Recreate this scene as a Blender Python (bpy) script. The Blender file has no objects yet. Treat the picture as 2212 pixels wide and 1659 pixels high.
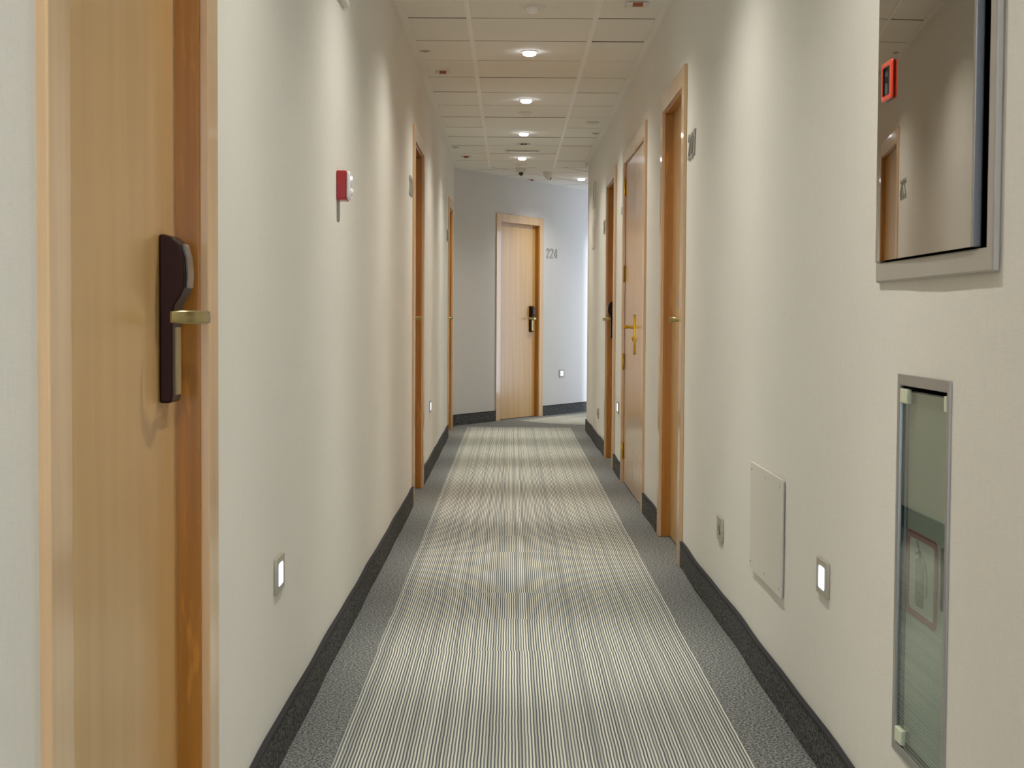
import bpy, bmesh, math, random
from mathutils import Vector, Matrix
random.seed(7)
C = bpy.context.scene.collection
PI = math.pi
EYE = 1.027                 # camera height
H = 2.452                   # ceiling height
SC = bpy.context.scene

# ------------------------------------------------------------------ materials
def lin(c):
    return tuple(((v/255)/12.92 if v/255 <= .04045 else ((v/255+.055)/1.055)**2.4) for v in c) + (1,)

def mat(name, rgb, rough=.5, metal=0, coat=0, coat_rough=.1, spec=.5, ior=1.5, emit=None, estr=0):
    m = bpy.data.materials.new(name); m.use_nodes = True
    b = m.node_tree.nodes['Principled BSDF']
    b.inputs['Base Color'].default_value = lin(rgb)
    b.inputs['Roughness'].default_value = rough
    b.inputs['Metallic'].default_value = metal
    b.inputs['Coat Weight'].default_value = coat
    b.inputs['Coat Roughness'].default_value = coat_rough
    b.inputs['Specular IOR Level'].default_value = spec
    b.inputs['IOR'].default_value = ior
    if emit:
        b.inputs['Emission Color'].default_value = lin(emit)
        b.inputs['Emission Strength'].default_value = estr
    return m

def nodes(m):
    nt = m.node_tree
    return nt, nt.nodes, nt.links, nt.nodes['Principled BSDF']

def N(nt, typ, **kw):
    n = nt.nodes.new(typ)
    for k, v in kw.items():
        if k.startswith('i_'): n.inputs[k[2:].replace('_', ' ')].default_value = v
        else: setattr(n, k, v)
    return n

def math_node(nt, op, a, b=None):
    n = nt.nodes.new('ShaderNodeMath'); n.operation = op
    for i, v in enumerate((a, b)):
        if v is None: continue
        if isinstance(v, (int, float)): n.inputs[i].default_value = v
        else: nt.links.new(v, n.inputs[i])
    return n.outputs[0]

def ramp(nt, fac, stops, interp='LINEAR'):
    r = nt.nodes.new('ShaderNodeValToRGB'); r.color_ramp.interpolation = interp
    e = r.color_ramp.elements
    while len(e) < len(stops): e.new(.5)
    for k, (p, c) in enumerate(stops):
        e[k].position = p; e[k].color = lin(c)
    nt.links.new(fac, r.inputs[0])
    return r.outputs[0]

def wood(name, dark, light, rough=.3, coat=.5, coat_rough=.12, sx=9, sz=.55, fleck=0):
    m = mat(name, light, rough, coat=coat, coat_rough=coat_rough); nt, _, L, b = nodes(m)
    tc = N(nt, 'ShaderNodeTexCoord'); mp = N(nt, 'ShaderNodeMapping')
    mp.inputs['Scale'].default_value = (sx, sx, sz)
    L.new(tc.outputs['Object'], mp.inputs[0])
    n1 = N(nt, 'ShaderNodeTexNoise', i_Scale=2.0, i_Detail=5.0, i_Roughness=.6); L.new(mp.outputs[0], n1.inputs['Vector'])
    mp2 = N(nt, 'ShaderNodeMapping'); mp2.inputs['Scale'].default_value = (180, 180, 5)
    L.new(tc.outputs['Object'], mp2.inputs[0])
    n2 = N(nt, 'ShaderNodeTexNoise', i_Scale=1.0, i_Detail=3.0); L.new(mp2.outputs[0], n2.inputs['Vector'])
    a = math_node(nt, 'MULTIPLY', n1.outputs[0], .92); c = math_node(nt, 'MULTIPLY', n2.outputs[0], .08)
    f = math_node(nt, 'ADD', a, c)
    col = ramp(nt, f, [(.32, dark), (.66, light)])
    if fleck:
        mp3 = N(nt, 'ShaderNodeMapping'); mp3.inputs['Scale'].default_value = (60, 60, 9); mp3.inputs['Rotation'].default_value = (.35, .35, 0)
        L.new(tc.outputs['Object'], mp3.inputs[0])
        n3 = N(nt, 'ShaderNodeTexNoise', i_Scale=1.0, i_Detail=2.0); L.new(mp3.outputs[0], n3.inputs['Vector'])
        fr = ramp(nt, n3.outputs[0], [(.60, (0, 0, 0)), (.70, (255, 255, 255))])
        mx = N(nt, 'ShaderNodeMix', data_type='RGBA'); mx.inputs['B'].default_value = lin(light)
        g = math_node(nt, 'MULTIPLY', fr, fleck)
        L.new(g, mx.inputs['Factor']); L.new(col, mx.inputs['A'])
        mx.inputs['B'].default_value = lin(tuple(min(255, int(v*1.12+12)) for v in light))
        col = mx.outputs['Result']
    L.new(col, b.inputs['Base Color'])
    return m

def bump(m, scale, strength, dist=.002, detail=2):
    nt, _, L, b = nodes(m)
    tc = N(nt, 'ShaderNodeTexCoord')
    n = N(nt, 'ShaderNodeTexNoise', i_Scale=scale, i_Detail=float(detail)); L.new(tc.outputs['Object'], n.inputs['Vector'])
    bp = N(nt, 'ShaderNodeBump', i_Strength=strength, i_Distance=dist); L.new(n.outputs[0], bp.inputs['Height'])
    L.new(bp.outputs[0], b.inputs['Normal'])
    return n

def wallpaper(name, rgb):
    m = mat(name, rgb, .75, spec=.3); nt, _, L, b = nodes(m)
    tc = N(nt, 'ShaderNodeTexCoord'); mp = N(nt, 'ShaderNodeMapping'); mp.inputs['Scale'].default_value = (40, 40, 900)
    L.new(tc.outputs['Object'], mp.inputs[0])
    n = N(nt, 'ShaderNodeTexNoise', i_Scale=1.0, i_Detail=2.0); L.new(mp.outputs[0], n.inputs['Vector'])
    mp2 = N(nt, 'ShaderNodeMapping'); mp2.inputs['Scale'].default_value = (700, 700, 20)
    L.new(tc.outputs['Object'], mp2.inputs[0])
    n2 = N(nt, 'ShaderNodeTexNoise', i_Scale=1.0, i_Detail=2.0); L.new(mp2.outputs[0], n2.inputs['Vector'])
    s = math_node(nt, 'ADD', n.outputs[0], n2.outputs[0])
    s2 = math_node(nt, 'MULTIPLY', s, .5)
    col = ramp(nt, s2, [(.3, tuple(int(v*.965) for v in rgb)), (.7, tuple(min(255, int(v*1.02)) for v in rgb))])
    L.new(col, b.inputs['Base Color'])
    bp = N(nt, 'ShaderNodeBump', i_Strength=.12, i_Distance=.001); L.new(s, bp.inputs['Height']); L.new(bp.outputs[0], b.inputs['Normal'])
    return m

def carpet(name, stops, scale=230):
    m = mat(name, stops[1][1], .95, spec=.1); nt, _, L, b = nodes(m)
    tc = N(nt, 'ShaderNodeTexCoord')
    n = N(nt, 'ShaderNodeTexNoise', i_Scale=float(scale), i_Detail=4.0, i_Roughness=.75); L.new(tc.outputs['Object'], n.inputs['Vector'])
    L.new(ramp(nt, n.outputs[0], stops), b.inputs['Base Color'])
    bp = N(nt, 'ShaderNodeBump', i_Strength=.6, i_Distance=.003); L.new(n.outputs[0], bp.inputs['Height']); L.new(bp.outputs[0], b.inputs['Normal'])
    return m

def striped(name, rot=0, y0=4.67):
    # loop pile carpet tiles: 5 mm stripes, re-drawn for every 0.5 m row
    m = mat(name, (170, 168, 155), .95, spec=.1); nt, _, L, b = nodes(m)
    tc = N(nt, 'ShaderNodeTexCoord'); mp = N(nt, 'ShaderNodeMapping'); mp.inputs['Rotation'].default_value = (0, 0, rot)
    L.new(tc.outputs['Object'], mp.inputs[0])
    sp = N(nt, 'ShaderNodeSeparateXYZ'); L.new(mp.outputs[0], sp.inputs[0])
    row = math_node(nt, 'FLOOR', math_node(nt, 'DIVIDE', math_node(nt, 'SUBTRACT', sp.outputs['Y'], y0), .5))
    wn = N(nt, 'ShaderNodeTexWhiteNoise', noise_dimensions='1D'); L.new(row, wn.inputs['W'])
    off = math_node(nt, 'MULTIPLY', wn.outputs[0], .0045)
    # slight wander of the yarn
    nz = N(nt, 'ShaderNodeTexNoise', i_Scale=9.0, i_Detail=2.0); L.new(mp.outputs[0], nz.inputs['Vector'])
    wob = math_node(nt, 'MULTIPLY', nz.outputs[0], .003)
    xx = math_node(nt, 'ADD', math_node(nt, 'ADD', sp.outputs['X'], off), wob)
    k = math_node(nt, 'DIVIDE', xx, .0040)
    idx = math_node(nt, 'FLOOR', k)
    cv = N(nt, 'ShaderNodeCombineXYZ'); L.new(idx, cv.inputs[0])
    w2 = N(nt, 'ShaderNodeTexWhiteNoise', noise_dimensions='2D'); L.new(cv.outputs[0], w2.inputs['Vector'])
    par = math_node(nt, 'PINGPONG', k, 1.0)
    # parity gives alternation, noise gives irregular rhythm
    alt = math_node(nt, 'MULTIPLY', math_node(nt, 'MODULO', math_node(nt, 'ABSOLUTE', idx), 2.0), .50)
    v = math_node(nt, 'ADD', math_node(nt, 'ADD', alt, .08), math_node(nt, 'MULTIPLY', w2.outputs[0], .30))
    gr = N(nt, 'ShaderNodeTexNoise', i_Scale=330.0, i_Detail=3.0, i_Roughness=.7); L.new(mp.outputs[0], gr.inputs['Vector'])
    v = math_node(nt, 'ADD', v, math_node(nt, 'MULTIPLY', math_node(nt, 'SUBTRACT', gr.outputs[0], .5), .8))
    # wide, soft bands across the tile give the worn, cloudy look
    L.new(ramp(nt, v, STRIPE), b.inputs['Base Color'])
    bp = N(nt, 'ShaderNodeBump', i_Strength=.5, i_Distance=.003); L.new(v, bp.inputs['Height']); L.new(bp.outputs[0], b.inputs['Normal'])
    return m

STRIPE = [(.06, (78, 82, 90)), (.40, (108, 112, 116)), (.64, (182, 182, 170)), (.95, (212, 211, 196))]
M = {}
M['wall'] = wallpaper('wallpaper_beige', (226, 224, 218))
M['wall_far'] = wallpaper('wallpaper_grey', (210, 207, 203))
M['tile'] = mat('ceiling_tile', (236, 234, 229), .85, spec=.2); bump(M['tile'], 500, .15, .001)
M['grid'] = mat('ceiling_grid_metal', (244, 242, 238), .45, spec=.5)
M['gap'] = mat('ceiling_gap', (84, 76, 62), .9)
M['slab'] = wood('maple_veneer', (196, 156, 98), (210, 172, 115), .32, .35, .2)
M['casing'] = wood('beech_casing', (206, 170, 126), (224, 190, 147), .3, .8, .08, sx=14)
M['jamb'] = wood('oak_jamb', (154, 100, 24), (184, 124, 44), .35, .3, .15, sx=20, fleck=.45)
M['service'] = wood('service_door_veneer', (208, 172, 134), (216, 181, 143), .26, .6, .16, sx=6)
M['carpet'] = carpet('carpet_border_grey', [(.40, (58, 60, 62)), (.5, (106, 108, 108)), (.60, (164, 165, 160))], 150)
M['base'] = carpet('carpet_skirting_charcoal', [(.40, (40, 41, 43)), (.5, (76, 77, 78)), (.60, (122, 122, 118))], 150)
M['binding'] = mat('skirting_binding', (26, 26, 32), .8)
M['stripe'] = striped('carpet_striped')
M['bronze'] = mat('dark_bronze', (46, 18, 8), .42, .25, spec=.25)
M['black'] = mat('black_gloss', (14, 13, 14), .12, coat=.6)
M['blackmat'] = mat('black_matt', (12, 12, 12), .7)
M['lever'] = mat('aged_brass', (176, 160, 112), .28, 1)
M['brass'] = mat('polished_brass', (224, 176, 62), .2, 1)
M['steel'] = mat('brushed_steel', (176, 176, 176), .33, .9)
M['frame'] = mat('cabinet_frame_grey', (178, 174, 168), .38, .35)
M['plate'] = mat('switch_plate_champagne', (178, 172, 156), .4, .3)
M['white'] = mat('white_plastic', (226, 222, 214), .45)
M['white_gloss'] = mat('white_gloss', (236, 234, 230), .2, coat=.4)
M['numeral'] = mat('numeral_metal', (170, 167, 160), .4, .25)
M['red'] = mat('red_plastic', (176, 4, 8), .35, coat=.3)
M['orangered'] = mat('orange_red_plastic', (240, 66, 34), .3, coat=.4)
M['amber'] = mat('amber_lens', (158, 84, 50), .3)
M['access'] = wallpaper('painted_panel', (214, 211, 203))
M['mirror'] = mat('tinted_mirror', (174, 171, 164), .012, 1)
M['clip'] = mat('pale_clip', (208, 214, 190), .35)
M['liner'] = mat('cabinet_liner_grey', (138, 146, 142), .5)
M['picto'] = mat('pictogram_grey', (158, 162, 158), .5)
M['pictored'] = mat('pictogram_red', (112, 6, 9), .4)
M['lampglass'] = mat('lamp_glass', (255, 255, 255), .3, emit=(240, 244, 255), estr=6)
M['led'] = mat('night_light_glass', (240, 244, 255), .3, emit=(176, 198, 255), estr=1.7)
M['dim'] = mat('unlit_lens', (120, 122, 122), .15, coat=.5)
M['clear'] = mat('clear_cover', (230, 226, 228), .08, coat=1)
M['stone'] = mat('outside_paving', (170, 175, 180), .8)
def glass():
    m = bpy.data.materials.new('clear_glass'); m.use_nodes = True; nt = m.node_tree; nt.nodes.clear()
    o = nt.nodes.new('ShaderNodeOutputMaterial'); mx = nt.nodes.new('ShaderNodeMixShader')
    ge = nt.nodes.new('ShaderNodeNewGeometry'); vd = nt.nodes.new('ShaderNodeVectorMath'); vd.operation = 'DOT_PRODUCT'
    nt.links.new(ge.outputs['Normal'], vd.inputs[0]); nt.links.new(ge.outputs['Incoming'], vd.inputs[1])
    c1 = math_node(nt, 'SUBTRACT', 1.0, math_node(nt, 'ABSOLUTE', vd.outputs['Value']))
    fr = math_node(nt, 'ADD', math_node(nt, 'MULTIPLY', math_node(nt, 'POWER', c1, 5.0), .90), .02)
    t = nt.nodes.new('ShaderNodeBsdfTransparent'); t.inputs[0].default_value = (.92, .96, .93, 1)
    g = nt.nodes.new('ShaderNodeBsdfGlossy'); g.inputs['Roughness'].default_value = .01; g.inputs[0].default_value = (.93, .96, .94, 1)
    L = nt.links; L.new(fr, mx.inputs[0]); L.new(t.outputs[0], mx.inputs[1]); L.new(g.outputs[0], mx.inputs[2]); L.new(mx.outputs[0], o.inputs[0])
    return m
M['glass'] = glass()

# ------------------------------------------------------------------ mesh helpers
def link(name, bm, m, parent=None, smooth=False, bevel=0, seg=2, angle=.6):
    me = bpy.data.meshes.new(name)
    bmesh.ops.recalc_face_normals(bm, faces=bm.faces[:])
    bm.to_mesh(me); bm.free()
    ms = m if isinstance(m, (list, tuple)) else [m]
    for x in ms: me.materials.append(M[x])
    o = bpy.data.objects.new(name, me); C.objects.link(o)
    if parent: o.parent = parent
    if smooth:
        for p in me.polygons: p.use_smooth = True
        if angle: me.set_sharp_from_angle(angle=angle)
    if bevel:
        b = o.modifiers.new('bevel', 'BEVEL'); b.width = bevel; b.segments = seg; b.limit_method = 'ANGLE'; b.angle_limit = .5
        for p in me.polygons: p.use_smooth = True
        me.set_sharp_from_angle(angle=.6)
        b.harden_normals = False
    return o

def box(bm, x0, x1, y0, y1, z0, z1, mi=0):
    v = [bm.verts.new(p) for p in ((x0,y0,z0),(x1,y0,z0),(x1,y1,z0),(x0,y1,z0),(x0,y0,z1),(x1,y0,z1),(x1,y1,z1),(x0,y1,z1))]
    for f in ((0,3,2,1),(4,5,6,7),(0,1,5,4),(1,2,6,5),(2,3,7,6),(3,0,4,7)):
        fc = bm.faces.new([v[i] for i in f]); fc.material_index = mi
    return bm

def bx(*a):
    bm = bmesh.new(); box(bm, *a); return bm

def prism(bm, pts, axis, a0, a1, mi=0):
    # pts: 2D outline; axis: the axis it is extruded along ('x': pts are (y,z); 'y': (x,z); 'z': (x,y))
    def P(p, a):
        return {'x': (a, p[0], p[1]), 'y': (p[0], a, p[1]), 'z': (p[0], p[1], a)}[axis]
    v0 = [bm.verts.new(P(p, a0)) for p in pts]; v1 = [bm.verts.new(P(p, a1)) for p in pts]
    n = len(pts)
    fs = [bm.faces.new(v0), bm.faces.new(v1)]
    for i in range(n): fs.append(bm.faces.new((v0[i], v0[(i+1) % n], v1[(i+1) % n], v1[i])))
    for f in fs: f.material_index = mi
    return bm

def rrect(x0, x1, z0, z1, r, n=5):
    out = []
    for cx, cz, a0 in ((x1-r, z1-r, 0), (x0+r, z1-r, PI/2), (x0+r, z0+r, PI), (x1-r, z0+r, 3*PI/2)):
        for k in range(n+1):
            a = a0 + PI/2*k/n; out.append((cx+r*math.cos(a), cz+r*math.sin(a)))
    return out

def ring(bm, outer, inner, axis, a0, a1):
    def P(p, a):
        return {'x': (a, p[0], p[1]), 'y': (p[0], a, p[1]), 'z': (p[0], p[1], a)}[axis]
    n = len(outer)
    A, B = [[bm.verts.new(P(p, a)) for p in outer] for a in (a0, a1)]
    D, E = [[bm.verts.new(P(p, a)) for p in inner] for a in (a0, a1)]
    for i in range(n):
        j = (i+1) % n
        for q in ((A[i],A[j],B[j],B[i]), (D[j],D[i],E[i],E[j]), (A[j],A[i],D[i],D[j]), (B[i],B[j],E[j],E[i])): bm.faces.new(q)
    return bm

def lathe(bm, prof, c=(0,0,0), n=28, axis='z'):
    rings = []
    for r, h in prof:
        R = []
        for k in range(n):
            a = 2*PI*k/n; x, y = r*math.cos(a), r*math.sin(a)
            p = (c[0]+x, c[1]+y, c[2]+h) if axis == 'z' else (c[0]+x, c[1]+h, c[2]+y)
            R.append(bm.verts.new(p))
        rings.append(R)
    for a, b in zip(rings, rings[1:]):
        for k in range(n): bm.faces.new((a[k], a[(k+1) % n], b[(k+1) % n], b[k]))
    if prof[0][0] > 1e-4: bm.faces.new(rings[0])
    if prof[-1][0] > 1e-4: bm.faces.new(rings[-1])
    bmesh.ops.remove_doubles(bm, verts=bm.verts[:], dist=1e-6)
    return bm

def ribbon(pts, w):
    # outline of a stroked polyline
    L, R = [], []
    n = len(pts)
    for i, p in enumerate(pts):
        d = Vector((0, 0))
        if i > 0: d += (Vector(p)-Vector(pts[i-1])).normalized()
        if i < n-1: d += (Vector(pts[i+1])-Vector(p)).normalized()
        d.normalize(); nn = Vector((-d.y, d.x))
        L.append((p[0]+nn.x*w/2, p[1]+nn.y*w/2)); R.append((p[0]-nn.x*w/2, p[1]-nn.y*w/2))
    return L + R[::-1]

def tag(o, label, cat, group=None, kind=None):
    o['label'] = label; o['category'] = cat
    if group: o['group'] = group
    if kind: o['kind'] = kind
    return o

def empty(name, loc, rz=0, label=None, cat=None, group=None, kind=None):
    o = bpy.data.objects.new(name, None); C.objects.link(o); o.location = loc; o.rotation_euler = (0, 0, rz)
    o.empty_display_size = .05
    if label: tag(o, label, cat, group, kind)
    return o

def struct(name, bm, m, label, cat, **k):
    return tag(link(name, bm, m, **k), label, cat, None, 'structure')

# ------------------------------------------------------------------ plan of the corridor
def interp(tab, y):
    if y <= tab[0][0]: return tab[0][1]
    for (a, b), (c, d) in zip(tab, tab[1:]):
        if y <= c: return b + (d-b)*(y-a)/(c-a)
    return tab[-1][1]
LT = [(-3, -.522), (2.75, -.522), (3.3, -.533), (9, -.536), (14.6, -.547)]
RT = [(-3, .716), (3.2, .716), (4.4, .722), (6, .716), (9, .712), (11, .708), (14.2, .700)]
def XL(y): return interp(LT, y) + .0012*math.sin(y*5.1+.6) + .0008*math.sin(y*9.7)
def XR(y): return interp(RT, y) - .0024*math.sin(y*4.6+1.1) - .0016*math.sin(y*8.9+.4)
A = Vector((-.547, 14.50)); D = Vector((.49, .8717)); NF = Vector((.8717, -.49))   # far oblique wall: start, direction, facing
CR = Vector((.700, 14.0))                                                         # convex corner where the corridor turns
def place(side, s, z=0):
    """world position on a wall and rotation so that local x runs along it, local y points into the corridor"""
    if side == 'L': return (XL(s), s, z), -PI/2
    if side == 'R': return (XR(s), s, z), PI/2
    p = A + D*s
    return (p.x, p.y, z), math.atan2(-D.y, -D.x)

# ------------------------------------------------------------------ doors: (side, near, far)
CW = .085; TOP = 2.075
DOORS = [('L', 1.682, 2.652), ('L', 8.285, 9.255), ('L', 13.10, 14.07), ('R', 6.29, 7.26), ('R', 8.05, 9.65), ('R', 10.38, 11.34), ('F', .80, 1.79)]
def holes(side):
    r = [(a+CW-.004, b-CW+.004, 0, TOP-.08+.004) for s, a, b in DOORS if s == side]
    if side == 'R': r += [(2.476, 2.790, .252, .916), (2.262, 2.925, 1.135, 1.93)]
    return r

def wall_sheet(name, P, y0, y1, hl, m, label, thick=.16, ztop=H+.05, back=True):
    """P(y, depth) -> (x, y) in world; a sheet with openings, reveals and a solid back"""
    ys = set([y0, y1]); k = y0
    while k < y1: ys.add(round(k, 3)); k += .12
    for h in hl: ys.add(h[0]); ys.add(h[1])
    ys = sorted(y for y in ys if y0-1e-6 <= y <= y1+1e-6)
    zs = sorted(set([0, ztop] + [h[2] for h in hl] + [h[3] for h in hl]))
    bm = bmesh.new(); V = {}
    def v(i, j, d):
        if (i, j, d) not in V:
            x, y = P(ys[i], d); V[(i, j, d)] = bm.verts.new((x, y, zs[j]))
        return V[(i, j, d)]
    def hole(i, j):
        if not (0 <= i < len(ys)-1 and 0 <= j < len(zs)-1): return False
        cy, cz = (ys[i]+ys[i+1])/2, (zs[j]+zs[j+1])/2
        return any(h[0] < cy < h[1] and h[2] < cz < h[3] for h in hl)
    for i in range(len(ys)-1):
        for j in range(len(zs)-1):
            if not hole(i, j):
                bm.faces.new((v(i,j,0), v(i+1,j,0), v(i+1,j+1,0), v(i,j+1,0)))
                for (di, dj, a, b) in ((-1,0,(i,j),(i,j+1)), (1,0,(i+1,j),(i+1,j+1)), (0,-1,(i,j),(i+1,j)), (0,1,(i,j+1),(i+1,j+1))):
                    if hole(i+di, j+dj):
                        bm.faces.new((v(*a,0), v(*b,0), v(*b,thick), v(*a,thick)))
            bm.faces.new((v(i,j,thick), v(i+1,j,thick), v(i+1,j+1,thick), v(i,j+1,thick)))
    for i in (0, len(ys)-1):
        for j in range(len(zs)-1): bm.faces.new((v(i,j,0), v(i,j+1,0), v(i,j+1,thick), v(i,j,thick)))
    for j in (0, len(zs)-1):
        for i in range(len(ys)-1):
            if j == 0 and hole(i, 0): continue
            bm.faces.new((v(i,j,0), v(i+1,j,0), v(i+1,j,thick), v(i,j,thick)))
    return struct(name, bm, m, label, 'wall', smooth=True, angle=.5)

wall_sheet('wall_left', lambda y, d: (XL(y)-d, y), -2.6, 14.52, holes('L'), 'wall', 'left corridor wall in beige woven wallpaper, lit in soft vertical bands')
wall_sheet('wall_right', lambda y, d: (XR(y)+d, y), -2.6, 14.0, holes('R'), 'wall', 'right corridor wall in beige woven wallpaper with two cabinets near the camera')
wall_sheet('wall_far', lambda t, d: (A.x+D.x*t-NF.x*d, A.y+D.y*t-NF.y*d), 0, 7.6, holes('F'), 'wall_far', 'oblique grey wall closing the corridor, where it bends right')
# right-hand wall of the corridor after the bend, with its window
SD = .16
def PS(t, d):
    p = CR + D*t + NF*d
    return (p.x, p.y)
WIN = (2.72, 3.60, .10, 2.10)
def sheet_through(name, P, y0, y1, w, m, label, thick):
    bm = bmesh.new()
    def bo(a, b, z0, z1):
        pts = [P(a, 0), P(b, 0), P(b, thick), P(a, thick)]
        prism(bm, pts, 'z', z0, z1)
    bo(y0, w[0], 0, H+.05); bo(w[1], y1, 0, H+.05); bo(w[0], w[1], 0, w[2]); bo(w[0], w[1], w[3], H+.05)
    return struct(name, bm, m, label, 'wall')
sheet_through('wall_side', PS, .0, 7.4, WIN, 'wall', 'wall after the bend on the right, hidden behind the corner', SD)
def window(name, P, w, thick, label):
    r = empty(name, (*P((w[0]+w[1])/2, thick*.5), w[2]), 0, label, 'window', None, 'structure')
    inv = Matrix.Translation(-Vector(r.location))
    def piece(nm, a, b, z0, z1, d0, d1, m):
        bm = bmesh.new(); prism(bm, [P(a, d0), P(b, d0), P(b, d1), P(a, d1)], 'z', z0, z1); bmesh.ops.transform(bm, matrix=inv, verts=bm.verts[:]); link(nm, bm, m, r)
    a, b, z0, z1 = w; f = .05; c = thick*.5
    bm = bmesh.new()
    for q in ((a, a+f, z0, z1), (b-f, b, z0, z1), (a+f, b-f, z0, z0+f), (a+f, b-f, z1-f, z1), ((a+b)/2-.025, (a+b)/2+.025, z0+f, z1-f)):
        prism(bm, [P(q[0], c-.03), P(q[1], c-.03), P(q[1], c+.03), P(q[0], c+.03)], 'z', q[2], q[3])
    bmesh.ops.transform(bm, matrix=inv, verts=bm.verts[:]); link('window_frame', bm, 'white', r)
    return r
window('window_1', PS, WIN, SD, 'window of the side corridor, hidden past the corner')
wall_end = bmesh.new()
prism(wall_end, [tuple(A+D*7.4-NF*.1), tuple(A+D*7.6-NF*.1), tuple(A+D*7.6+NF*1.6), tuple(A+D*7.4+NF*1.6)], 'z', 0, H+.05)
struct('wall_end', wall_end, 'wall', 'end wall of the side corridor past the bend, out of sight', 'wall')
# wall behind the camera with a window giving cool daylight
PB = lambda t, d: (t, -2.6-d)
WB = (-.48, .66, .1, 2.3)
sheet_through('wall_back', PB, -.72, .92, WB, 'wall', 'wall behind the camera at the near end of the corridor', .16)
window('window_2', PB, WB, .16, 'window behind the camera at the near end of the corridor')

# ------------------------------------------------------------------ floor
bm = bmesh.new()
BX0, BX1, YB = -.408, .568, 14.36
def quad(pts, z, mi):
    f = bm.faces.new([bm.verts.new((p[0], p[1], z)) for p in pts]); f.material_index = mi; return f
quad([(-.75, -2.76), (BX0, -2.76), (BX0, YB), (-.75, YB)], 0, 0)
quad([(BX0, -2.76), (BX1, -2.76), (BX1, YB), (BX0, YB)], 0, 1)
quad([(BX1, -2.76), (.93, -2.76), (.93, YB), (BX1, YB)], 0, 0)
quad([(-.75, YB), (BX0, YB), (BX1, YB), (.93, YB), (3.4+1.4, 20.6), (3.2, 21.6)], 0, 0)
box(bm, -.75, .93, -2.76, YB, -.1, -.02, 0)
struct('floor', bm, ['carpet', 'stripe'], 'grey carpet floor with a central runner of fine light and dark stripes', 'floor')
M['stripe_bend'] = striped('carpet_striped_bend', rot=math.atan2(D.x, D.y), y0=.25)
P0 = A + NF*.20 + D*1.02; 
bm = bmesh.new()
q = [A+NF*.16+D*1.00, A+NF*.60+D*.80, A+NF*1.14+D*.80, A+NF*1.14+D*7.3, A+NF*.16+D*7.3]
prism(bm, [tuple(p) for p in q], 'z', .0004, .002)
o = link('carpet_runner', bm, 'stripe_bend'); tag(o, 'striped carpet runner that continues to the right after the bend', 'carpet')

# ------------------------------------------------------------------ ceiling (tiles, main rails, edge trims)
def clip(poly, p, n):
    """keep the side where (x-p).n >= 0"""
    out = []
    for i in range(len(poly)):
        a, b = poly[i], poly[(i+1) % len(poly)]
        da = (a[0]-p[0])*n[0]+(a[1]-p[1])*n[1]; db = (b[0]-p[0])*n[0]+(b[1]-p[1])*n[1]
        if da >= 0: out.append(a)
        if (da >= 0) != (db >= 0):
            t = da/(da-db); out.append((a[0]+(b[0]-a[0])*t, a[1]+(b[1]-a[1])*t))
    return out
PITCH = .5935; Y0 = 7.306; YC = 14.41
RX = (-.208, .393)
bm = bmesh.new(); G = .005
xs = [(-.70, RX[0]), (RX[0], RX[1]), (RX[1], .98)]
k = -17
while Y0+k*PITCH < YC-.01:
    ya, yb = Y0+k*PITCH, min(Y0+(k+1)*PITCH, YC)
    for a, b in xs:
        dz = random.uniform(-.0012, .0012)
        box(bm, a+G, b-G, ya+G, yb-G, H+dz, H+.02)
    k += 1
# bent part: grid turned with the corridor
ang = math.atan2(D.y, D.x) - PI/2
ey = Vector((.515, .857)); ex = Vector((.857, -.515)); O = Vector((.42, 14.30))
for i in range(-3, 4):
    for j in range(-4, 14):
        o_ = O + ex*(i*.6) + ey*(j*.6)
        g = .004
        pts = [o_+ex*g+ey*g, o_+ex*(.6-g)+ey*g, o_+ex*(.6-g)+ey*(.6-g), o_+ex*g+ey*(.6-g)]
        pl = clip([tuple(p) for p in pts], (0, YC+.003), (0, 1))
        if len(pl) > 2: pl = clip(pl, tuple(A-NF*.12), tuple(NF))
        if len(pl) > 2: pl = clip(pl, tuple(A+NF*1.5), tuple(-NF))
        if len(pl) > 2:
            prism(bm, pl, 'z', H, H+.02)
bm.normal_update()
for f in bm.faces: f.material_index = 1 if abs(f.normal.z) < .5 else 0
box(bm, -.75, 1.0, -2.76, YC, H+.021, H+.06, 1)
pl = [(-.95, YC), (1.3, YC), (4.9, 20.6), (3.1, 21.8)]
prism(bm, pl, 'z', H+.021, H+.06, 1)
struct('ceiling', bm, ['tile', 'gap'], 'suspended ceiling of pale square tiles over the corridor', 'ceiling')
for n, x, col in ((1, RX[0], 'left'), (2, RX[1], 'right')):
    struct('trim_%d' % n, bx(x-.012, x+.012, -2.6, YC, H-.006, H+.004), 'grid', 'white metal ceiling rail between the tiles, the %s of two' % col, 'ceiling rail')
def edge_trim(name, f, s, y1, label):
    bm = bmesh.new(); ys = [-2.6+.25*i for i in range(int((y1+2.6)/.25)+1)] + [y1]
    pts = [(f(y)+s*.038+random.uniform(-.001, .001), y) for y in ys]; pb = [(f(y)-s*.004, y) for y in ys]
    for i in range(len(ys)-1): prism(bm, [pts[i], pts[i+1], pb[i+1], pb[i]], 'z', H-.004, H+.002)
    struct(name, bm, 'tile', label, 'ceiling trim')
edge_trim('trim_3', XL, 1, 14.45, 'pale edge strip where the ceiling meets the left wall')
edge_trim('trim_4', XR, -1, 13.98, 'pale edge strip where the ceiling meets the right wall')

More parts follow.
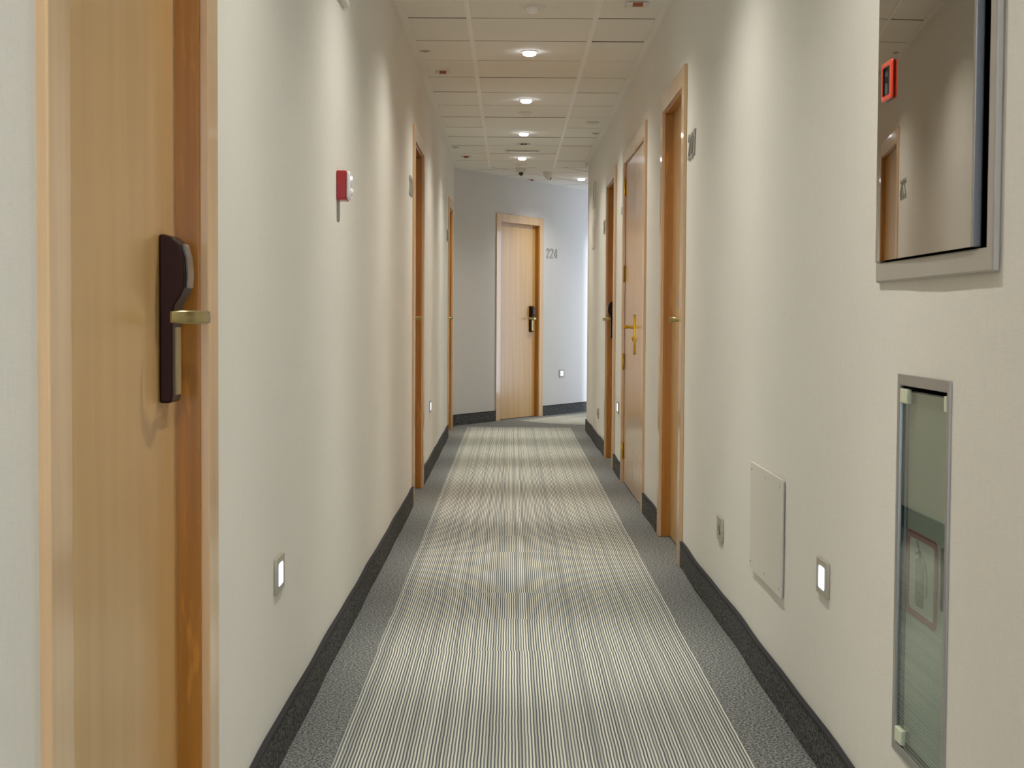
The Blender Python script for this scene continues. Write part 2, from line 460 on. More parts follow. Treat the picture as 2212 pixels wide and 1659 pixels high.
# ------------------------------------------------------------------ skirting of carpet with a dark bound top edge
def skirting(name, P, spans, label):
    bm = bmesh.new()
    for a, b in spans:
        n = max(1, int((b-a)/.12)); ys = [a+(b-a)*i/n for i in range(n+1)]
        for y, w in zip(ys, ys[1:]):
            prism(bm, [P(y, .011), P(w, .011), P(w, -.001), P(y, -.001)], 'z', .001, .099, 0)
            prism(bm, [P(y, .013), P(w, .013), P(w, -.001), P(y, -.001)], 'z', .099, .106, 1)
    bmesh.ops.remove_doubles(bm, verts=bm.verts[:], dist=1e-5)
    struct(name, bm, ['base', 'binding'], label, 'skirting')
skirting('baseboard_left', lambda y, d: (XL(y)+d, y), [(-2.6, 1.68), (2.654, 8.283), (9.257, 13.098), (14.072, 14.50)], 'charcoal carpet skirting with black edge along the left wall')
skirting('baseboard_right', lambda y, d: (XR(y)-d, y), [(-2.6, 6.288), (7.262, 8.048), (9.652, 10.378), (11.342, 14.0)], 'charcoal carpet skirting with black edge along the right wall')
skirting('baseboard_far', lambda t, d: tuple(A+D*t+NF*d), [(.02, .798), (1.792, 7.3)], 'black carpet skirting along the oblique far wall')

# ------------------------------------------------------------------ door hardware
HOUS = [(0,.888),(.019,.888),(.0215,.90),(.0215,1.030),(.025,1.045),(.034,1.058),(.0400,1.072),(.0415,1.095),(.039,1.122),(.033,1.142),(.022,1.154),(.008,1.158),(0,1.158)]
def lock(parent, u, s, p0):
    """u: middle of the housing along the wall, s: +1/-1 direction in which the lever points, p0: slab surface"""
    r = bpy.data.objects.new('door_lock', None); C.objects.link(r); r.parent = parent; r.location = (u, p0, 0)
    bm = bmesh.new(); prism(bm, HOUS, 'x', -.034, .034); link('lock_body', bm, 'bronze', r, bevel=.004, seg=3)
    # glossy black card reader wrapped over the bulge
    bm = bmesh.new()
    out = [(.0432, 1.073), (.0447, 1.095), (.0422, 1.123), (.0355, 1.1445), (.033, 1.142), (.039, 1.122), (.0415, 1.095), (.040, 1.072)]
    prism(bm, out, 'x', -.024, .024); link('card_reader', bm, 'black', r, bevel=.0008)
    bm = bmesh.new(); box(bm, -.022, .012, .0205, .0235, .900, 1.010); link('cover_strip', bm, 'lever', r, bevel=.001)
    # lever: neck, then a flat bar curving back towards the door
    path = [(0, .020), (0, .050), (.004*s, .066), (.014*s, .075), (.035*s, .0775), (.065*s, .0745), (.092*s, .066), (.110*s, .052), (.118*s, .038)]
    bm = bmesh.new(); rings = []
    for i, p in enumerate(path):
        a = Vector(path[max(0, i-1)]); b = Vector(path[min(len(path)-1, i+1)]); d = (b-a).normalized(); n = Vector((-d.y, d.x))
        t = .0075 if i < 2 else .0048; h = .0085 if i < 2 else (.0105 if i < 8 else .009)
        R = []
        for k in range(12):
            an = 2*PI*k/12; c_, s_ = math.cos(an), math.sin(an)
            e = lambda q: math.copysign(abs(q)**.6, q)
            R.append(bm.verts.new((p[0]+n.x*t*e(c_), p[1]+n.y*t*e(c_), 1.026+h*e(s_))))
        rings.append(R)
    for a, b in zip(rings, rings[1:]):
        for k in range(12): bm.faces.new((a[k], a[(k+1) % 12], b[(k+1) % 12], b[k]))
    bm.faces.new(rings[0]); bm.faces.new(rings[-1])
    link('lever', bm, 'lever', r, smooth=True, angle=.9)
    return r

def door(n, side, near, far, label, latch_far=True, slab_mat='slab', double=False):
    W = far-near
    loc, rz = place(side, near if side == 'R' else far)
    if side == 'R': loc = ((XR(near)+XR(far))/2, near, 0)
    if side == 'L': loc = ((XL(near)+XL(far))/2, far, 0)
    r = empty('door_%d' % n, loc, rz, label, 'door', None, 'structure')
    # local x runs along the wall, y into the corridor; wall surface is y = 0
    rec = -.041 if not double else -.004
    c = .0125; T = TOP; th = .08
    for a, b in ((0, CW), (W-CW, W)):
        link('casing', bx(a, b, -.003, c, 0, T), 'casing', r, bevel=.0025)
    link('head_casing', bx(CW, W-CW, -.003, c, T-th, T), 'casing', r, bevel=.0025)
    j = .007
    if not double:
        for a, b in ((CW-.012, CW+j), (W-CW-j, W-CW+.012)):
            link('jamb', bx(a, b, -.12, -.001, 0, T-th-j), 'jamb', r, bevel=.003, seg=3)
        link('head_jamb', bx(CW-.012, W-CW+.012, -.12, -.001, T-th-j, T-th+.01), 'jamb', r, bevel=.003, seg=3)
    if double:
        mid = W/2; g = .0015
        for a, b in ((CW+.003, mid-g), (mid+g, W-CW-.003)):
            s = link('door_leaf', bx(a, b, rec-.04, rec, .008, T-th-.003), slab_mat, r, bevel=.0015)
        link('door_lining', bx(CW-.01, W-CW+.01, -.12, -.05, 0, T-th+.01), 'blackmat', r)
        # brass hinges on both edges
        for x, zs in ((CW+.001, (1.85, 1.31, .76, .20)), (W-CW-.001, (1.85, 1.31, .76, .20))):
            for z in zs:
                bm = bmesh.new(); lathe(bm, [(0, -.05), (.005, -.05), (.0065, -.046), (.0065, .046), (.005, .05), (0, .056)], (x, .005, z), 12)
                link('hinge', bm, 'brass', r, smooth=True)
        # brass plate, lever and key cylinder on the middle
        h = bpy.data.objects.new('door_handle', None); C.objects.link(h); h.parent = r; h.location = (mid-.05, rec, .94)
        bm = bmesh.new(); prism(bm, rrect(-.018, .018, -.118, .115, .016), 'y', 0, .008); link('handle_plate', bm, 'brass', h, bevel=.002)
        bm = bmesh.new(); lathe(bm, [(.011, .006), (.010, .018), (.0075, .034), (.0085, .046), (.013, .054), (.013, .060), (.008, .064), (0, .065)], (0, 0, .042), 16, 'y')
        box(bm, -.01, .085, .048, .060, .034, .050)
        link('lever', bm, 'brass', h, smooth=True, bevel=.003)
        bm = bmesh.new(); lathe(bm, [(.009, .006), (.009, .016), (.006, .019), (0, .019)], (0, 0, -.022), 14, 'y'); lathe(bm, [(.006, .006), (.006, .014), (0, .014)], (0, 0, -.036), 14, 'y')
        link('key_cylinder', bm, 'brass', h, smooth=True)
    else:
        link('door_leaf', bx(CW+j-.002, W-CW-j+.002, rec-.04, rec, .006, T-th-j+.002), slab_mat, r, bevel=.001)
        near_x, far_x = (CW+j, W-CW-j) if side == 'R' else (W-CW-j, CW+j)
        d = 1 if far_x > near_x else -1      # direction near -> far in local x
        if latch_far: lock(r, far_x-d*.092, -d, rec)
        else: lock(r, near_x+d*.092, d, rec)
    return r

door(1, *DOORS[0], 'large maple room door nearest the camera, at the left edge')
door(2, *DOORS[1], 'second maple room door along the left wall, seen edge-on', latch_far=False)
door(3, *DOORS[2], 'last narrow-looking maple room door on the left wall before the bend', latch_far=False)
door(4, *DOORS[3], 'nearest recessed room door on the right wall', latch_far=False)
door(5, *DOORS[4], 'glossy flush double service door with upright brass handle on right wall', slab_mat='service', double=True)
door(6, *DOORS[5], 'farthest recessed room door on the right wall with a dark lock showing')
door(7, *DOORS[6], 'maple room door on the oblique far wall, seen almost face on')

# ------------------------------------------------------------------ room numbers
DIG = {
 '2': [[(.07,.70),(.075,.82),(.13,.90),(.22,.935),(.34,.935),(.43,.90),(.48,.82),(.48,.70),(.44,.58),(.34,.44),(.08,.12)], [(.005,.07),(.55,.07)]],
 '4': [[(.42,0),(.42,1)], [(.41,.95),(.06,.33)], [(0,.27),(.56,.27)]],
 '7': [[(0,.93),(.56,.93)], [(.48,.90),(.38,.58),(.28,.3),(.22,0)]],
 '5': [[(.52,.93),(.07,.93)], [(.09,.97),(.08,.53)], [(.06,.56),(.34,.58),(.45,.52),(.49,.42),(.49,.22),(.44,.11),(.34,.065),(.18,.065),(.03,.10)]],
 '6': [[(.49,.90),(.36,.935),(.22,.935),(.12,.88),(.075,.76),(.075,.22),(.12,.11),(.22,.065),(.35,.065),(.45,.11),(.49,.22),(.49,.42),(.44,.52),(.34,.56),(.2,.56),(.1,.5)]],
 '8': [[(.28,.53),(.14,.58),(.09,.68),(.09,.80),(.14,.90),(.24,.935),(.33,.935),(.43,.90),(.48,.80),(.48,.68),(.42,.58),(.28,.53),(.12,.47),(.07,.36),(.07,.2),(.13,.1),(.23,.065),(.34,.065),(.44,.1),(.50,.2),(.50,.36),(.44,.47),(.28,.53)]],
}
def number(side, s_mid, z, text, label, h=.10, step=.088, th=.0075):
    loc, rz = place(side, s_mid, z)
    r = empty('room_number', loc, rz, label, 'room number', 'metal room numbers beside the doors')
    n = len(text)
    for i, ch in enumerate(text):
        cx = -(i-(n-1)/2)*step           # text runs along -x when seen from the corridor
        bm = bmesh.new()
        w = .14
        for st in DIG[ch]:
            o2 = ribbon([((x-.28)*h*1.18, (y-.5)*h) for x, y in st], w*h)
            prism(bm, [(cx-px, pz) for px, pz in o2], 'y', .0005, th)
        link('numeral', bm, 'numeral', r)
    return r
number('R', 6.085, 1.721, '227', 'metal number 227 right of the nearest right-hand room door')
number('L', 8.085, 1.722, '226', 'metal room number by the near edge of the second left door', h=.10)
number('L', 12.92, 1.722, '228', 'metal room number by the near edge of the last left door', h=.10)
number('R', 11.53, 1.722, '225', 'metal room number at the far edge of the farthest right-hand door')
number('F', 1.99, 1.722, '224', 'metal number 224 on the oblique far wall right of its door')
r = empty('door_sign', *place('R', 9.80, 1.722), 'small plain metal plate on right wall beside the double service door', 'sign')
link('sign_plate', bx(-.045, .045, .0005, .004, -.022, .022), 'numeral', r, bevel=.001)

# ------------------------------------------------------------------ plates with night lights
def night_light(side, s, z, label, lit=True):
    loc, rz = place(side, s, z)
    r = empty('night_light' if lit else 'wall_switch', loc, rz, label, 'night light' if lit else 'switch', 'low night lights in champagne wall plates' if lit else None)
    w, h = .0585, .0405
    bm = bmesh.new(); ring(bm, rrect(-w, w, -h, h, .003, 3), rrect(-.031, .031, -.026, .026, .005, 3), 'y', .0005, .0075)
    link('plate', bm, 'plate', r, bevel=.0012)
    if lit:
        bm = bmesh.new(); prism(bm, rrect(-.030, .030, -.025, .025, .005, 4), 'y', .001, .0085); link('lit_lens', bm, 'led', r, bevel=.002)
    else:
        bm = bmesh.new(); prism(bm, rrect(-.0305, .0305, -.0255, .0255, .005, 4), 'y', .001, .007); link('insert', bm, 'plate', r)
        bm = bmesh.new(); lathe(bm, [(.019, .006), (.019, .010), (.013, .011), (.006, .007), (0, .006)], (0, 0, 0), 24, 'y'); link('round_button', bm, 'dim', r, smooth=True)
    return r
NL = [('L', 3.482, .4375, 'glowing night light low on the left wall nearest the camera', 1),
      ('R', 3.457, .4395, 'glowing night light low on the right wall near the glass cabinet', 1),
      ('R', 5.150, .316, 'unlit wall switch with round button low on right wall, beside access panel', 0),
      ('L', 10.10, .440, 'night light seen edge-on low on left wall, between the two far doors', 1),
      ('R', 9.96, .450, 'night light seen edge-on low on right wall beside the double service door', 1),
      ('R', 12.14, .275, 'small night light low on right wall past the farthest right door', 0),
      ('F', 2.235, .438, 'glowing night light low on the oblique far wall', 1)]
for a in NL:
    r = night_light(*a[:4], bool(a[4]))
    if a[1] == 12.14: r.name = 'wall_switch'; r['label'] = 'small wall switch low on right wall past the farthest right door'

# ------------------------------------------------------------------ fire call point with clear cover, left wall
loc, rz = place('L', 4.70, 1.43)
r = empty('fire_call_point', loc, rz, 'red fire call point with clear plastic cover high on the left wall', 'alarm')
bm = bmesh.new(); prism(bm, rrect(-.046, .046, -.0445, .0445, .005, 4), 'y', .0005, .029); link('red_body', bm, 'red', r, bevel=.002)
bm = bmesh.new(); prism(bm, rrect(-.043, .043, -.043, .044, .012, 5), 'y', .029, .041); link('clear_cover', bm, 'clear', r, bevel=.006, seg=4)
bm = bmesh.new(); box(bm, .028, .046, -.0035+.0005, .0, 0, 0) if False else box(bm, -.012, .012, .0005, .004, -.105, -.046); link('shadow_strip', bm, 'numeral', r)  # thin grey strip stands in for the shadow cast below the call point
bm = bmesh.new(); lathe(bm, [(.012, .038), (.012, .043), (.008, .047), (0, .049)], (0, 0, -.018), 18, 'y'); link('push_disc', bm, 'white_gloss', r, smooth=True)

# emergency light high on left wall, its end reaching into view
loc, rz = place('L', 4.70, 2.0)
r = empty('emergency_light', loc, rz, 'pale emergency light high on the left wall, cut by the top edge of the picture', 'emergency light')
bm = bmesh.new(); prism(bm, rrect(-.145, .145, 0, .12, .006, 3), 'y', .0005, .020); link('light_body', bm, 'white', r, bevel=.003)
bm = bmesh.new(); prism(bm, rrect(-.125, .125, .02, .10, .006, 3), 'y', .020, .034); link('diffuser', bm, 'white_gloss', r, bevel=.004)

# ------------------------------------------------------------------ access panel, right wall
loc, rz = place('R', 4.216, .455)
r = empty('access_panel', loc, rz, 'flat wall-coloured access panel with small screws, low on the right wall', 'panel')
link('panel_plate', bx(-.256, .256, .0035, .0095, -.156, .156), 'access', r, bevel=.0012)
link('panel_backing', bx(-.250, .250, .0, .0035, -.150, .150), 'access', r)
for x in (-.235, -.0, .235):
    for z in (-.135, .135):
        bm = bmesh.new(); lathe(bm, [(.0032, .009), (.0032, .0105), (.002, .011), (0, .011)], (x, 0, z), 10, 'y'); link('screw', bm, 'steel', r, smooth=True)

# ------------------------------------------------------------------ mirrored hose cabinet, right wall top
YA, YB_ = 2.235, 2.950
r = empty('hose_cabinet', (.7165, YA, 0), PI/2, 'large wall cabinet with mirrored glass door in pale metal frame, upper right', 'cabinet')
W = YB_-YA
z0, z1 = 1.100, 1.96
bm = bmesh.new(); ring(bm, [(0, z0), (W, z0), (W, z1), (0, z1)], [(.030, z0+.037), (W-.030, z0+.037), (W-.030, z1-.037), (.030, z1-.037)], 'y', .000, .0125)
link('cabinet_frame', bm, 'frame', r, bevel=.003)
bm = bmesh.new(); box(bm, .028, W-.030, -.150, -.146, z0+.036, z1-.036)
box(bm, .0272, .0292, -.148, .001, z0+.036, z1-.036); box(bm, W-.031, W-.029, -.148, .001, z0+.036, z1-.036)
box(bm, .029, W-.031, -.148, .001, z0+.0355, z0+.0375); box(bm, .029, W-.031, -.148, .001, z1-.0375, z1-.0355)
link('cabinet_box', bm, 'blackmat', r)
# bowed mirror pane: near edge 2.325, far edge 2.945 (world)
def tau(y): return -.0015 + .052*(y-2.47)
pa, pb_ = 2.324, 2.948; n = 40; xs_ = []; x = 0; prev = None
for i in range(n+1):
    y = pa + (pb_-pa)*i/n
    if i: x += tau((y+prev)/2)*(y-prev)
    xs_.append((y, x)); prev = y
x_end = xs_[-1][1]
bm = bmesh.new(); fr, bk = [], []
for y, x in xs_:
    px = .7165 - (.7005 + x - x_end*.5)      # local y (into corridor)
    lx = y - YA
    fr.append((lx, px)); bk.append((lx, px-.006))
for k in range(n):
    prism(bm, [fr[k], fr[k+1], bk[k+1], bk[k]], 'z', z0+.040, z1-.039)
bmesh.ops.remove_doubles(bm, verts=bm.verts[:], dist=1e-6)
inner = [f for f in bm.faces if abs(f.normal.x) > .9 and fr[0][0]+.001 < f.calc_center_median().x < fr[-1][0]-.001]
bmesh.ops.delete(bm, geom=inner, context='FACES')
pane = link('mirror_door', bm, 'mirror', r, smooth=True, angle=.4)
bm = bmesh.new(); x0 = fr[0][0]; y0 = fr[0][1]
box(bm, x0-.010, x0-.0004, y0-.014, y0+.001, z0+.040, z1-.039); link('door_edge', bm, 'steel', pane, bevel=.002)
# key box window near the far edge of the pane
yk0, yk1 = 2.812-YA, 2.890-YA
def pz(lx): 
    for (a, b), (c, d) in zip(fr, fr[1:]):
        if a <= lx <= c: return b+(d-b)*(lx-a)/(c-a)
    return fr[-1][1]
py = pz((yk0+yk1)/2)
bm = bmesh.new(); ring(bm, rrect(yk0, yk1, 1.436, 1.508, .006, 4), rrect(yk0+.017, yk1-.009, 1.446, 1.498, .002, 4), 'y', py+.0005, py+.0065)
k = link('key_box', bm, 'orangered', r, bevel=.003)
bm = bmesh.new(); ring(bm, rrect(yk0+.017, yk1-.009, 1.446, 1.498, .002, 4), rrect(yk0+.034, yk1-.0095, 1.4465, 1.4975, .0018, 4), 'y', py+.0006, py+.0055); link('black_rim', bm, 'blackmat', k)
bm = bmesh.new(); prism(bm, rrect(yk0+.017, yk1-.009, 1.446, 1.498, .002, 4), 'y', py+.0004, py+.0012); link('dark_window', bm, 'dim', k)
bm = bmesh.new(); lathe(bm, [(.006, .001), (.006, .004), (0, .004)], ((yk0+yk1)/2+.012, py, 1.476), 14, 'y'); link('keyhole', bm, 'blackmat', k)

# ------------------------------------------------------------------ extinguisher cabinet, right wall low
Y1, Y2, Z1, Z2 = 2.468, 2.800, .236, .930
r = empty('extinguisher_cabinet', (.7165, Y1, 0), PI/2, 'tall narrow steel-framed cabinet with glass door and extinguisher sign, lower right', 'cabinet')
W = Y2-Y1
bm = bmesh.new(); ring(bm, [(0, Z1), (W, Z1), (W, Z2), (0, Z2)], [(.013, Z1+.017), (W-.018, Z1+.017), (W-.018, Z2-.020), (.013, Z2-.020)], 'y', -.002, .0045)
link('steel_frame', bm, 'steel', r, bevel=.001)
bm = bmesh.new()
box(bm, .012, W-.016, -.150, -.146, Z1+.016, Z2-.019)
box(bm, .0105, .0128, -.150, -.0025, Z1+.016, Z2-.019); box(bm, W-.0178, W-.0155, -.150, -.0025, Z1+.016, Z2-.019)
box(bm, .012, W-.016, -.150, -.0025, Z1+.0150, Z1+.0172); box(bm, .012, W-.016, -.150, -.0025, Z2-.0202, Z2-.0180)
link('cabinet_box', bm, 'blackmat', r)
g0, g1, gz0, gz1 = .0165, W-.0215, Z1+.020, Z2-.030
gl = link('glass_door', bx(g0, g1, -.0040, .0010, gz0, gz1), 'glass', r)
link('backing_sheet', bx(g0+.001, g1-.001, -.0150, -.0120, gz0, gz1), 'liner', gl)
for x, z in ((g1-.045, gz1-.022), (g1-.045, gz0), (g0, gz1-.022), (g0, gz0)):
    w = .045 if x > .1 else .012
    link('glass_clip', bx(x, x+w, -.0045, .0050, z, z+.026), 'clip', r, bevel=.001)
# finger notch, dark, at the near edge
link('door_latch', bx(g0-.002, g0+.020, .0012, .0035, .548, .655), 'black', r, bevel=.001)
# sign behind the glass: red rounded border, grey field, black extinguisher
sx0, sx1, sz0, sz1 = 2.572-Y1, 2.770-Y1, .496, .650
s = empty('sign_plate', (0, 0, 0)); s.parent = gl
bm = bmesh.new(); prism(bm, rrect(sx0, sx1, sz0, sz1, .014, 5), 'y', -.0119, -.0108); link('sign_field', bm, 'picto', gl)
bpy.data.objects.remove(s)
bm = bmesh.new(); ring(bm, rrect(sx0, sx1, sz0, sz1, .014, 5), rrect(sx0+.018, sx1-.018, sz0+.0125, sz1-.0125, .010, 5), 'y', -.0107, -.0100); link('sign_border', bm, 'pictored', gl)
cx = 2.682-Y1
bm = bmesh.new()
prism(bm, rrect(cx-.027, cx+.027, .520, .604, .010, 5), 'y', -.0107, -.0100)
prism(bm, [(cx-.008, .603), (cx+.008, .603), (cx+.008, .616), (cx-.008, .616)], 'y', -.0107, -.0100)
prism(bm, ribbon([(cx+.028, .610), (cx+.006, .618), (cx-.004, .618)], .004), 'y', -.0107, -.0100)
prism(bm, ribbon([(cx-.004, .614), (cx+.022, .634)], .005), 'y', -.0107, -.0100)
prism(bm, ribbon([(cx-.004, .616), (cx-.030, .606), (cx-.044, .590), (cx-.048, .565), (cx-.046, .545)], .0035), 'y', -.0107, -.0100)
link('extinguisher_symbol', bm, 'black', gl)

# ------------------------------------------------------------------ far fittings on the right wall
loc, rz = place('R', 12.95, 2.08)
r = empty('wall_sensor', loc, rz, 'white rounded wall unit with black slot, high on right wall by the corner', 'wall unit')
bm = bmesh.new(); prism(bm, rrect(-.12, .12, -.115, .105, .05, 8), 'y', .0005, .016); link('unit_body', bm, 'white', r, bevel=.004)
bm = bmesh.new(); prism(bm, rrect(-.10, -.04, -.075, .075, .01, 3), 'y', .016, .019); link('black_slot', bm, 'black', r)
loc, rz = place('R', 13.05, 1.745)
r = empty('wall_plate', loc, rz, 'slim off-white wall plate on right wall below the white rounded unit', 'wall plate')
bm = bmesh.new(); prism(bm, rrect(-.20, .20, -.115, .115, .01, 4), 'y', .0005, .008); link('plate_body', bm, 'white', r, bevel=.002)
link('plate_slot', bx(-.14, -.115, .008, .0095, -.06, .06), 'numeral', r)

# ------------------------------------------------------------------ ceiling fittings
def downlight(x, y, label, shown=True):
    r = empty('downlight', (x, y, H), 0, label, 'ceiling light', 'round ceiling downlights along the corridor')
    bm = bmesh.new(); n = 32
    prof = [(.046, 0), (.046, -.004), (.041, -.0065), (.0365, -.0065), (.0355, .0)]
    lathe(bm, prof, (0, 0, 0), n); link('trim_ring', bm, 'white_gloss', r, smooth=True)
    bm = bmesh.new(); lathe(bm, [(0, .0), (.0352, .0), (.0352, -.0135), (.033, -.0190), (.026, -.0225), (.012, -.0240), (0, -.0242)], (0, 0, 0), n); link('lamp_glass', bm, 'lampglass', r, smooth=True)
    for e, ang_, bl, rad in LAMP:
        l = bpy.data.lights.new('lamp', 'SPOT' if ang_ else 'POINT'); l.energy = e; l.shadow_soft_size = rad
        if ang_: l.spot_size = math.radians(ang_); l.spot_blend = bl
        l.color = LCOL
        lo = bpy.data.objects.new('lamp', l); C.objects.link(lo); lo.parent = r; lo.location = (0, 0, -.05)
    return r
LAMP = [(28, 34, 1.0, .015), (23, 52, 1.0, .015), (10, 80, 1.0, .015), (15, 138, 1.0, .02)]
LCOL = (1.0, .965, .86)
names = {8.2: 'nearest lit downlight in view, large and bright in the top centre', 9.983: 'second lit downlight along the ceiling, counting from the nearest in view',
         11.766: 'third lit downlight along the ceiling, just before the small sensor box', 13.549: 'fourth lit downlight along the ceiling, just behind the flat emergency luminaire'}
for k in range(-6, 4):
    y = 8.2+1.783*k; lab = names.get(round(y, 3))
    if k == -2 or not lab: lab = lab or 'ceiling downlight out of view, %s' % {-6: 'farthest behind the camera', -5: 'just behind the camera', -4: 'just ahead of the camera', -3: 'above the mirrored cabinet', -2: 'above the fire call point', -1: 'above the nearest right-hand door'}[k]
    downlight(.090, y, lab)
downlight(.705, 15.52, 'lit downlight beyond the bend, close to the right wall corner')
for i, t in enumerate((2.9, 4.7)):
    p = A+D*(t+.9)+NF*.62
    downlight(p.x, p.y, 'ceiling downlight beyond the bend out of view, %s' % ('nearer the corner' if i == 0 else 'farther down the side corridor'))

def detector(y, x, label, r0=.06):
    r = empty('smoke_detector', (x, y, H), 0, label, 'smoke detector', 'round white smoke detectors on the ceiling')
    k = r0/.06
    bm = bmesh.new(); lathe(bm, [(0, 0), (.060*k, 0), (.061*k, -.003), (.058*k, -.006), (.040*k, -.009), (0, -.009)], (0, 0, 0), 32); link('base_disc', bm, 'white', r, smooth=True, angle=.3)
    bm = bmesh.new(); lathe(bm, [(.028*k, -.009), (.027*k, -.020), (.020*k, -.028), (0, -.030)], (0, 0, 0), 24); link('sensor_head', bm, 'white_gloss', r, smooth=True)
    bm = bmesh.new(); lathe(bm, [(.004*k, -.008), (.004*k, -.014), (0, -.0145)], (.040*k, 0, 0), 10); link('indicator', bm, 'white_gloss', r, smooth=True)
detector(7.023, .090, 'largest smoke detector on the ceiling, nearest, at the top edge of the picture', .062)
detector(10.62, .090, 'smoke detector on the ceiling between the second and third lit downlights', .046)
detector(14.12, .085, 'faint smoke detector on the ceiling just before the dark-eyed camera', .060)

def marker(x, y, label, w=.05, red=True, rz=0):
    r = empty('emergency_marker', (x, y, H), rz, label, 'emergency light', 'small square emergency lights with coloured lens')
    bm = bmesh.new(); prism(bm, rrect(-w, w, -w*.8, w*.8, .004, 2), 'z', -.014, 0); link('housing', bm, 'white', r, bevel=.003)
    bm = bmesh.new(); box(bm, -w*.86, w*.86, w*.72, w*.86, -.0035, -.0005); link('rear_gap', bm, 'blackmat', r)
    bm = bmesh.new(); box(bm, -w*.42, w*.50, -w*.84, -w*.30, -.0185, -.004); link('coloured_lens', bm, 'amber' if red else 'white', r, bevel=.001)
marker(.560, 6.95, 'square emergency light with amber lens at the top edge, right of the rail')
marker(-.402, 8.87, 'square emergency light with amber lens on the left tiles near the wall', .042)
marker(.583, 11.10, 'square emergency light with white lens on the right tiles, farther along', .044, False)
marker(-.404, 13.47, 'small square emergency light on the left tiles, farthest along the corridor', .044)
marker(.194, 15.65, 'small reddish emergency light on the ceiling beyond the bend', .032, True, .5)
def cap(x, y, label):
    r = empty('sprinkler_cap', (x, y, H), 0, label, 'sprinkler cap', 'small round flat caps in the ceiling')
    bm = bmesh.new(); lathe(bm, [(0, 0), (.031, 0), (.031, -.0015), (.028, -.003), (0, -.003)], (0, 0, 0), 24); link('cap_disc', bm, 'plate', r, smooth=True, angle=.3)
    bm = bmesh.new(); lathe(bm, [(.012, -.003), (.010, -.008), (0, -.009)], (0, 0, 0), 16); link('cap_centre', bm, 'steel', r, smooth=True)
cap(-.466, 8.20, 'small round ceiling cap on the left, level with the nearest downlight')
cap(.643, 11.77, 'small round ceiling cap on the right near the wall edge')
cap(-.472, 12.76, 'small round ceiling cap on the left tiles, farther along')
# sensor box with two dark openings
r = empty('motion_sensor', (.094, 12.50, H), 0, 'small white box with two dark openings hanging from the ceiling centre', 'sensor')
bm = bmesh.new(); box(bm, -.052, .052, -.045, .045, -.020, 0); link('sensor_box', bm, 'white', r, bevel=.004)
for x in (-.014, .014): link('opening', bx(x-.010, x+.010, -.047, -.0445, -.0145, -.0045), 'black', r)
# flat emergency luminaire
r = empty('emergency_luminaire', (.086, 13.03, H), 0, 'flat rectangular emergency luminaire on the ceiling before the fourth downlight', 'emergency light')
bm = bmesh.new(); box(bm, -.145, .145, -.055, .055, -.010, 0); link('luminaire_body', bm, 'white', r, bevel=.003)
link('luminaire_lens', bx(-.125, .125, -.062, .030, -.018, -.0102), 'white_gloss', r, bevel=.002)
for x in (-.122, .122): link('end_clip', bx(x-.006, x+.006, -.064, -.058, -.019, -.008), 'steel', r)
# turret cameras
def cam_(x, y, rz, label, dark):
    r = empty('security_camera', (x, y, H), rz, label, 'security camera')
    bm = bmesh.new(); lathe(bm, [(0, 0), (.049, 0), (.049, -.005), (.045, -.020), (.036, -.044), (.031, -.052), (0, -.052)], (0, 0, 0), 28); link('camera_base', bm, 'white', r, smooth=True, angle=.7)
    bm = bmesh.new(); lathe(bm, [(0, -.026)] + [(.026*math.cos(a), .026*math.sin(a)) for a in [(-85+10*i)*PI/180 for i in range(18)]] + [(0, .026)], (0, -.010 if dark else .004, -.050), 24)
    b = link('camera_ball', bm, 'white' if not dark else 'white', r, smooth=True)
    bm = bmesh.new(); lathe(bm, [(.0205, 0), (.0195, -.006), (.013, -.011), (0, -.013)], (0, -.027 if dark else .026, -.054), 24, 'y')
    if not dark:
        bmesh.ops.rotate(bm, cent=(0, 0, -.054), matrix=Matrix.Rotation(0, 3, 'Z'), verts=bm.verts[:])
    l = link('camera_lens', bm, 'black', r, smooth=True, angle=.8)
    if not dark:
        l.location = (0, .004, 0)
    return r
cam_(.087, 14.52, .0, 'white ceiling camera with black round lens facing down the corridor', True)
cam_(.350, 14.88, 2.2, 'white ceiling camera turned away, right of the dark-eyed one', False).rotation_euler = (0, 0, PI+2.4)
r = empty('corner_sensor', (.664, 13.93, H), 0, 'tiny white sensor on the ceiling at the right wall corner', 'sensor')
bm = bmesh.new(); lathe(bm, [(0, 0), (.026, 0), (.024, -.020), (.016, -.040), (.006, -.048), (0, -.048)], (0, 0, 0), 20); link('sensor_shell', bm, 'white_gloss', r, smooth=True)

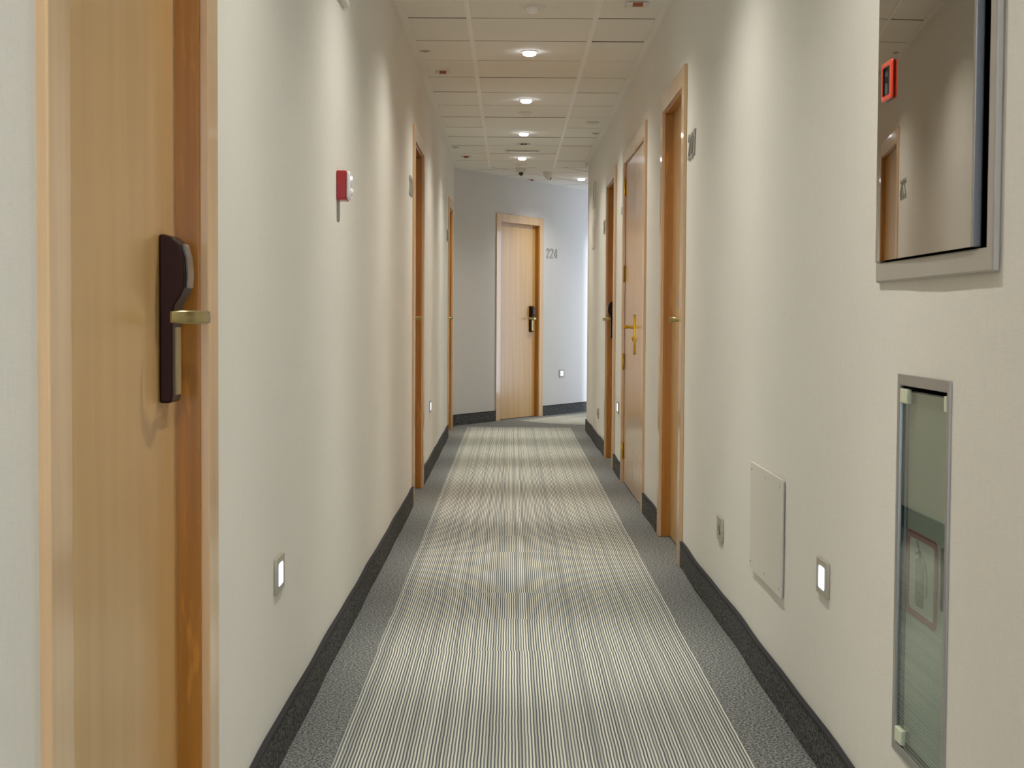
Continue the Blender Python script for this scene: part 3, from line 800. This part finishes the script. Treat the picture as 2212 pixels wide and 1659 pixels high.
# ------------------------------------------------------------------ daylight
w = bpy.data.worlds.new('world'); SC.world = w; w.use_nodes = True
bg = w.node_tree.nodes['Background']; bg.inputs[0].default_value = (.66, .79, 1.0, 1); bg.inputs[1].default_value = 2.3
def portal(loc, rot, sx, sy):
    l = bpy.data.lights.new('window_portal', 'AREA'); l.shape = 'RECTANGLE'; l.size = sx; l.size_y = sy; l.cycles.is_portal = True
    o = bpy.data.objects.new('window_portal', l); C.objects.link(o); o.location = loc; o.rotation_euler = rot
p = CR + D*(WIN[0]+WIN[1])/2 + NF*(SD+.02)
portal((p.x, p.y, (WIN[2]+WIN[3])/2), (PI/2, 0, math.atan2(-NF.y, -NF.x)+PI/2+PI), WIN[1]-WIN[0], WIN[3]-WIN[2])
portal(((WB[0]+WB[1])/2, -2.6-.18, (WB[2]+WB[3])/2), (PI/2, 0, PI), WB[1]-WB[0], WB[3]-WB[2])
sun = bpy.data.lights.new('sun', 'SUN'); sun.energy = 1.2; sun.angle = math.radians(9); sun.color = (.78, .87, 1.0)
so = bpy.data.objects.new('sun', sun); C.objects.link(so)
sd = Vector((-NF.x*1.0 - D.x*.10, -NF.y*1.0 - D.y*.10, -.10)).normalized()
so.rotation_euler = sd.to_track_quat('-Z', 'Y').to_euler(); so.location = (6, 14, 3)

# ------------------------------------------------------------------ camera (36 mm frame, 53.5 mm lens)
FPX = 3290.0
cd = bpy.data.cameras.new('camera'); cam = bpy.data.objects.new('camera', cd); C.objects.link(cam)
cd.sensor_fit = 'HORIZONTAL'; cd.sensor_width = 36; cd.lens = 36*FPX/2212
cd.clip_start = .05; cd.clip_end = 100
pit = math.atan((829.5-688)/FPX); yaw = (1106-1103)/FPX; roll = .006
F = Vector((math.sin(yaw)*math.cos(pit), math.cos(yaw)*math.cos(pit), -math.sin(pit)))
Rv = F.cross(Vector((0, 0, 1))).normalized(); Uv = Rv.cross(F)
R2 = Rv*math.cos(roll)+Uv*math.sin(roll); U2 = Uv*math.cos(roll)-Rv*math.sin(roll)
mt = Matrix((R2, U2, -F)).transposed().to_4x4(); mt.translation = (0, 0, EYE)
cam.matrix_world = mt
cd.dof.use_dof = True; cd.dof.focus_distance = 8.0; cd.dof.aperture_fstop = 22
SC.camera = cam
SC.view_settings.view_transform = 'Standard'; SC.view_settings.look = 'None'; SC.view_settings.gamma = 1
SC.view_settings.use_curve_mapping = False
SC.view_settings.exposure = 1.42
SC.cycles.max_bounces = 10; SC.cycles.diffuse_bounces = 6; SC.cycles.glossy_bounces = 4; SC.cycles.transparent_max_bounces = 8
SC.cycles.use_adaptive_sampling = True; SC.cycles.adaptive_threshold = .015; SC.cycles.sample_clamp_indirect = 4; SC.cycles.use_denoising = True
SC.cycles.caustics_reflective = False; SC.cycles.caustics_refractive = False
